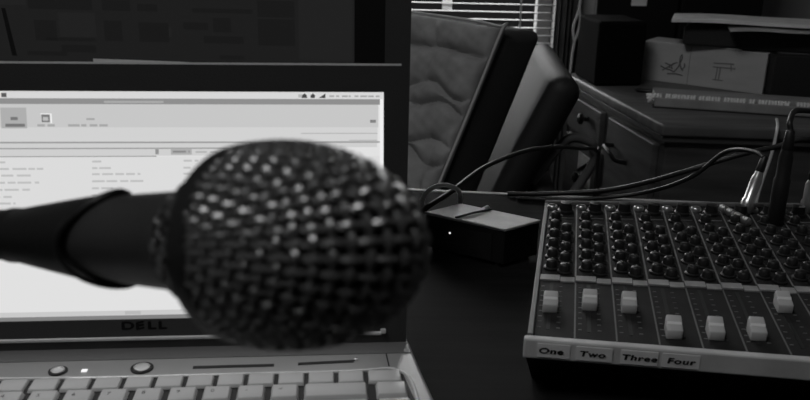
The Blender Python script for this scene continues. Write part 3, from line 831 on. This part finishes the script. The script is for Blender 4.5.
obj('handle', tube(B(), spline(pts, 5), .0035, 8), M['knobm'], dr, True)
obj('paper_label', cbox(B(), .258, .322, .0025, .0038, -.186, -.128), M['paper2'], cb)
obj('label_stripe', tube(B(), [CB(.318, .0020, -.165), CB(.27, .0020, -.138)], .0035, 6), M['knobm'], cb)

# things on the cabinet
bx = thing('cardboard_box', 'pale cardboard box with scribbled black marker on the wooden cabinet', 'box', (.4346, 1.5819, 0))
be = Vector((.1793, -.1257)).normalized(); bn = Vector((-be.y, be.x))
BL, BH = .2190, .0715
def BX(s, d, z): p = be*s+bn*d; return (p.x, p.y, z)
def bxb(bm, s0, s1, d0, d1, z0, z1, bev=0): return hexa(bm, [BX(s0, d0, z0), BX(s1, d0, z0), BX(s1, d1, z0), BX(s0, d1, z0)], [BX(s0, d0, z1), BX(s1, d0, z1), BX(s1, d1, z1), BX(s0, d1, z1)], bev)
obj('carton', bxb(B(), 0, BL, 0, .07, 0, BH, .0015), M['card'], bx)
obj('lid_flap', bxb(B(), .105, .175, -.0015, .06, BH, BH+.0022, .0006), M['card'], bx)
obj('box_seam', bxb(B(), .0875, .0882, -.0006, .0004, .001, BH-.001), M['marker'], bx)
def strokes(L_, r): 
    w = B()
    for s in L_: tube(w, [BX(a, -.0004, b*.86+.001) for a, b in s], r, 5)
    return w
SC = [[(.040, .024), (.052, .034), (.060, .040)], [(.036, .033), (.046, .028), (.056, .026), (.062, .023)], [(.044, .040), (.056, .036), (.058, .030), (.052, .032), (.058, .040), (.066, .044)],
      [(.062, .024), (.068, .034), (.072, .046), (.074, .056), (.073, .062), (.070, .056), (.070, .044), (.074, .032), (.078, .028)], [(.074, .030), (.080, .036), (.079, .044)], [(.050, .018), (.066, .020), (.078, .018)]]
obj('handwriting', strokes(SC, .0012), M['marker'], bx)
obj('printed_mark', strokes([[(.130, .052), (.165, .054)], [(.130, .044), (.168, .045)], [(.138, .044), (.137, .018)], [(.143, .044), (.142, .018)], [(.132, .018), (.150, .018)], [(.160, .052), (.162, .040)]], .0011), M['card'], bx).data.materials[0] = mat('print_grey', .27, .8)

b2 = obj('black_binder', box(B(), (.115, .0125, .036), (.23, .025, .072), .0015), M['blackbox'], loc=(.6165, 1.431, 0)); b2.rotation_euler = (0, 0, math.radians(-2.5))
tag(b2, 'plain black binder standing at the corner of the pale cardboard box', 'binder')
# dark folders and loose papers on the boxes
def sheet(L0, z0, w_, d_, th, yaw, curl=0., n=14):
    w = B(); top = []; bot = []
    for i in range(n+1):
        x = w_*i/n; z = curl*math.sin(PI*i/n)+ .25*curl*math.sin(3*PI*i/n)
        top.append([w.verts.new((x, y, z+th)) for y in (0, d_)]); bot.append([w.verts.new((x, y, z)) for y in (0, d_)])
    for i in range(n):
        w.faces.new((top[i][0], top[i+1][0], top[i+1][1], top[i][1])); w.faces.new((bot[i][1], bot[i+1][1], bot[i+1][0], bot[i][0]))
        w.faces.new((bot[i][0], bot[i+1][0], top[i+1][0], top[i][0])); w.faces.new((top[i][1], top[i+1][1], bot[i+1][1], bot[i][1]))
    w.faces.new((bot[0][0], top[0][0], top[0][1], bot[0][1])); w.faces.new((top[n][0], bot[n][0], bot[n][1], top[n][1]))
    return w
def place(o, loc, yaw, roll=0): o.location = loc; o.rotation_euler = (math.radians(roll), 0, math.radians(yaw)); return o
fo = obj('folder_stack', box(B(), (.15, .05, .0165), (.30, .10, .033), .004), M['blackbox'])
tag(place(fo, (.4850, 1.520, BH+.0025), -22), 'thick black folder under the loose papers, on the cardboard box', 'folder')
a = obj('paper_sheaf', sheet(0, 0, .33, .10, .0055, 0, .0035), M['paper'])
tag(place(a, (.4580, 1.508, BH+.0430), -19), 'long pale sheaf of papers, topmost on the black folder', 'paper')
a = obj('magazine', sheet(0, 0, .20, .07, .002, 0, .0038), M['paper2'])
tag(place(a, (.540, 1.445, BH+.0365), -15), 'curled grey magazine under the edge of the paper sheaf', 'magazine')
# spiral notebook at the front
NB = Vector((.3900, 1.3360)); nd = Vector((.2357, -.0529)).normalized(); nn = Vector((-nd.y, nd.x))
nb_ = thing('spiral_notebook', 'thick notebook with a pale coil binding lying on the cabinet front edge', 'notebook', (NB.x, NB.y, 0))
def NP(s, d, z): p = nd*s+nn*d; return (p.x, p.y, z)
def nbox(bm, s0, s1, d0, d1, z0, z1, bev=0): return hexa(bm, [NP(s0, d0, z0), NP(s1, d0, z0), NP(s1, d1, z0), NP(s0, d1, z0)], [NP(s0, d0, z1), NP(s1, d0, z1), NP(s1, d1, z1), NP(s0, d1, z1)], bev)
obj('cover', nbox(B(), .004, .345, 0, .085, .0015, .0165, .0015), M['cover'], nb_)
obj('back_board', nbox(B(), .002, .347, -.001, .087, 0, .0015), M['blackbox'], nb_)
w = B(); nc = 74
random.seed(5)
for i in range(nc):
    s = .004+.340*i/(nc-1)
    if random.random() < .07: continue
    pts = [NP(s+.0010*math.cos(a)+random.uniform(-.0006, .0006), .008+.0052*math.cos(a), .0158+.0046*math.sin(a)) for a in [2*PI*k/14 for k in range(14)]]
    tube(w, pts, .0020, 6, True)
obj('coil', w, M['coil'], nb_, True)
w = B()
for i in range(5): tube(w, [NP(.003-.0035*(i % 2), .0+.014*i, .017-.002*i+.001), NP(-.005+.003*(i % 2), .007+.014*i, .008), NP(.003, .014+.014*i, .004)], .0022, 6)
obj('page_edges', w, M['coil'], nb_, True)
a = obj('pen', lathe(B(), [(.001, 0), (.0035, .006), (.0035, .05), (.002, .052)], 12), M['blackplug'], smooth=True)
tag(a, 'short black marker pen lying by the end of the notebook', 'pen'); a.location = (.394, 1.460, .0036); a.rotation_euler = (PI/2, 0, math.radians(60))
a = obj('printer', box(B(), (0, 0, .057), (.088, .11, .114), .006, 3), M['printer'])
tag(a, 'small black printer standing on the cabinet behind the cardboard box', 'printer'); a.location = (.368, 1.560, 0); a.rotation_euler = (0, 0, math.radians(8))

# tall black cupboard against the wall
tc = thing('tall_cupboard', 'tall black cupboard against the wall beside the dark curtain', 'cupboard', (.5300, 1.785, Z0))
obj('carcass', box(B(), (0, 0, .95), (.325, .13, 1.9), .003), M['cabinetblk'], tc)
for x in (-.0825, .0825):
    d = obj('door', box(B(), (x, -.074, .97), (.160, .018, 1.80), .003), M['cabinetblk'], tc)
    obj('handle', box(B(), (x*.22, -.087, 1.25), (.008, .012, .12), .003), M['knobm'], d)
a = obj('note_card', box(B(), (0, 0, 0), (.030, .001, .018)), M['paper'])
a.location = (.4490, 1.7014, .1310); tag(a, 'small pale card stuck on the tall black cupboard', 'card')

# ------------------------------------------------------------------ cables
cablething('audio_cable', [(.004, .755, .0036), (.009, .738, .016), (.0185, .7265, .034), (.0421, .752, .0420), (.0748, .82, .0439), (.1064, .88, .040), (.1417, .94, .0331), (.1845, 1.0, .0213), (.2221, 1.06, .004), (.262, 1.13, -.018), (.272, 1.16, -.06), (.275, 1.17, -.40), (.25, 1.16, -.735)], .0025, M['cable'], 'black cable arching from behind the small silver box towards the cabinet')
cablething('audio_cable', [(.110, .868, .0034), (.1497, .862, .0064), (.2047, .85, .0149), (.24, .83, .0299), (.2786, .80, .0548), (.3165, .79, .0728), (.3534, .79, .0826), (.3845, .79, .0912), (.45, .80, .08), (.55, .81, .0034)], .0026, M['cable'], 'long black cable rising from the desk edge past the plugs')
cablething('audio_cable', [(.120, .855, .003), (.17, .850, .004), (.2419, .835, .018), (.2791, .80, .0467), (.2996, .78, .0772), (.3060, .757, .0880), (.3110, .730, .0930), (.3130, .7175, .0920)], .0022, M['cable'], 'black cable curling into the top of the silver plug')
cablething('audio_cable', [(.3170, .685, .1245), (.3175, .690, .132), (.335, .715, .135), (.38, .74, .120), (.43, .77, .06), (.50, .79, .0045), (.56, .77, .0045)], .0024, M['cable'], 'black cable looping from the tall black plug')
cablething('audio_cable', [(.3590, .719, .0865), (.362, .725, .095), (.378, .74, .095), (.42, .75, .07), (.505, .745, .0042), (.60, .72, .0042)], .0022, M['cable'], 'black cable leaving the plug at the far end of the mixer')
cablething('looped_cable', [(.0135, .740, .0024), (.0140, .736, .018), (.0148, .735, .0318), (.0173, .737, .0428), (.0245, .74, .0497), (.0356, .745, .0512), (.0461, .75, .047), (.0517, .76, .0379), (.0540, .775, .016), (.060, .79, .0030), (.085, .825, .0026)], .0022, M['cablegrey'], 'pale grey cable standing in a loop behind the small silver box')
cablething('hanging_cord', [(.5600, 1.262, .0022), (.5450, 1.222, .0030), (.5370, 1.2030, .0015), (.5345, 1.1980, -.010), (.5310, 1.196, -.04), (.5200, 1.196, -.12), (.515, 1.196, -.3), (.505, 1.19, -.60), (.48, 1.16, -.736), (.40, 1.10, -.736)], .0022, M['cord'], 'thin white cord hanging over the front edge of the cabinet')

# ------------------------------------------------------------------ lights, world
wd_ = bpy.data.worlds.new('world'); sc.world = wd_; wd_.use_nodes = True
nt = wd_.node_tree; bg = nt.nodes['Background']
tcn = nt.nodes.new('ShaderNodeTexCoord'); sep = nt.nodes.new('ShaderNodeSeparateXYZ'); rmp = nt.nodes.new('ShaderNodeMapRange')
nt.links.new(tcn.outputs['Generated'], sep.inputs[0]); nt.links.new(sep.outputs['Z'], rmp.inputs['Value'])
rmp.inputs['From Min'].default_value = -.06; rmp.inputs['From Max'].default_value = .25
rmp.inputs['To Min'].default_value = .012; rmp.inputs['To Max'].default_value = 7.0
nt.links.new(rmp.outputs[0], bg.inputs['Strength']); bg.inputs['Color'].default_value = (1, 1, 1, 1)
def area_light(name, loc, target, size, watts):
    l = bpy.data.lights.new(name, 'AREA'); l.shape = 'DISK'; l.size = size; l.energy = watts
    o = bpy.data.objects.new(name, l); COL.objects.link(o); o.location = loc
    o.rotation_euler = (Vector(target)-Vector(loc)).to_track_quat('-Z', 'Y').to_euler(); return o
area_light('ceiling_lamp', (-.55, .05, 1.68), (.0, .6, 0), .8, 11.0)
sc.view_settings.view_transform = 'Standard'; sc.view_settings.look = 'None'
sc.view_settings.gamma = 1; sc.view_settings.exposure = 0; sc.view_settings.use_curve_mapping = False
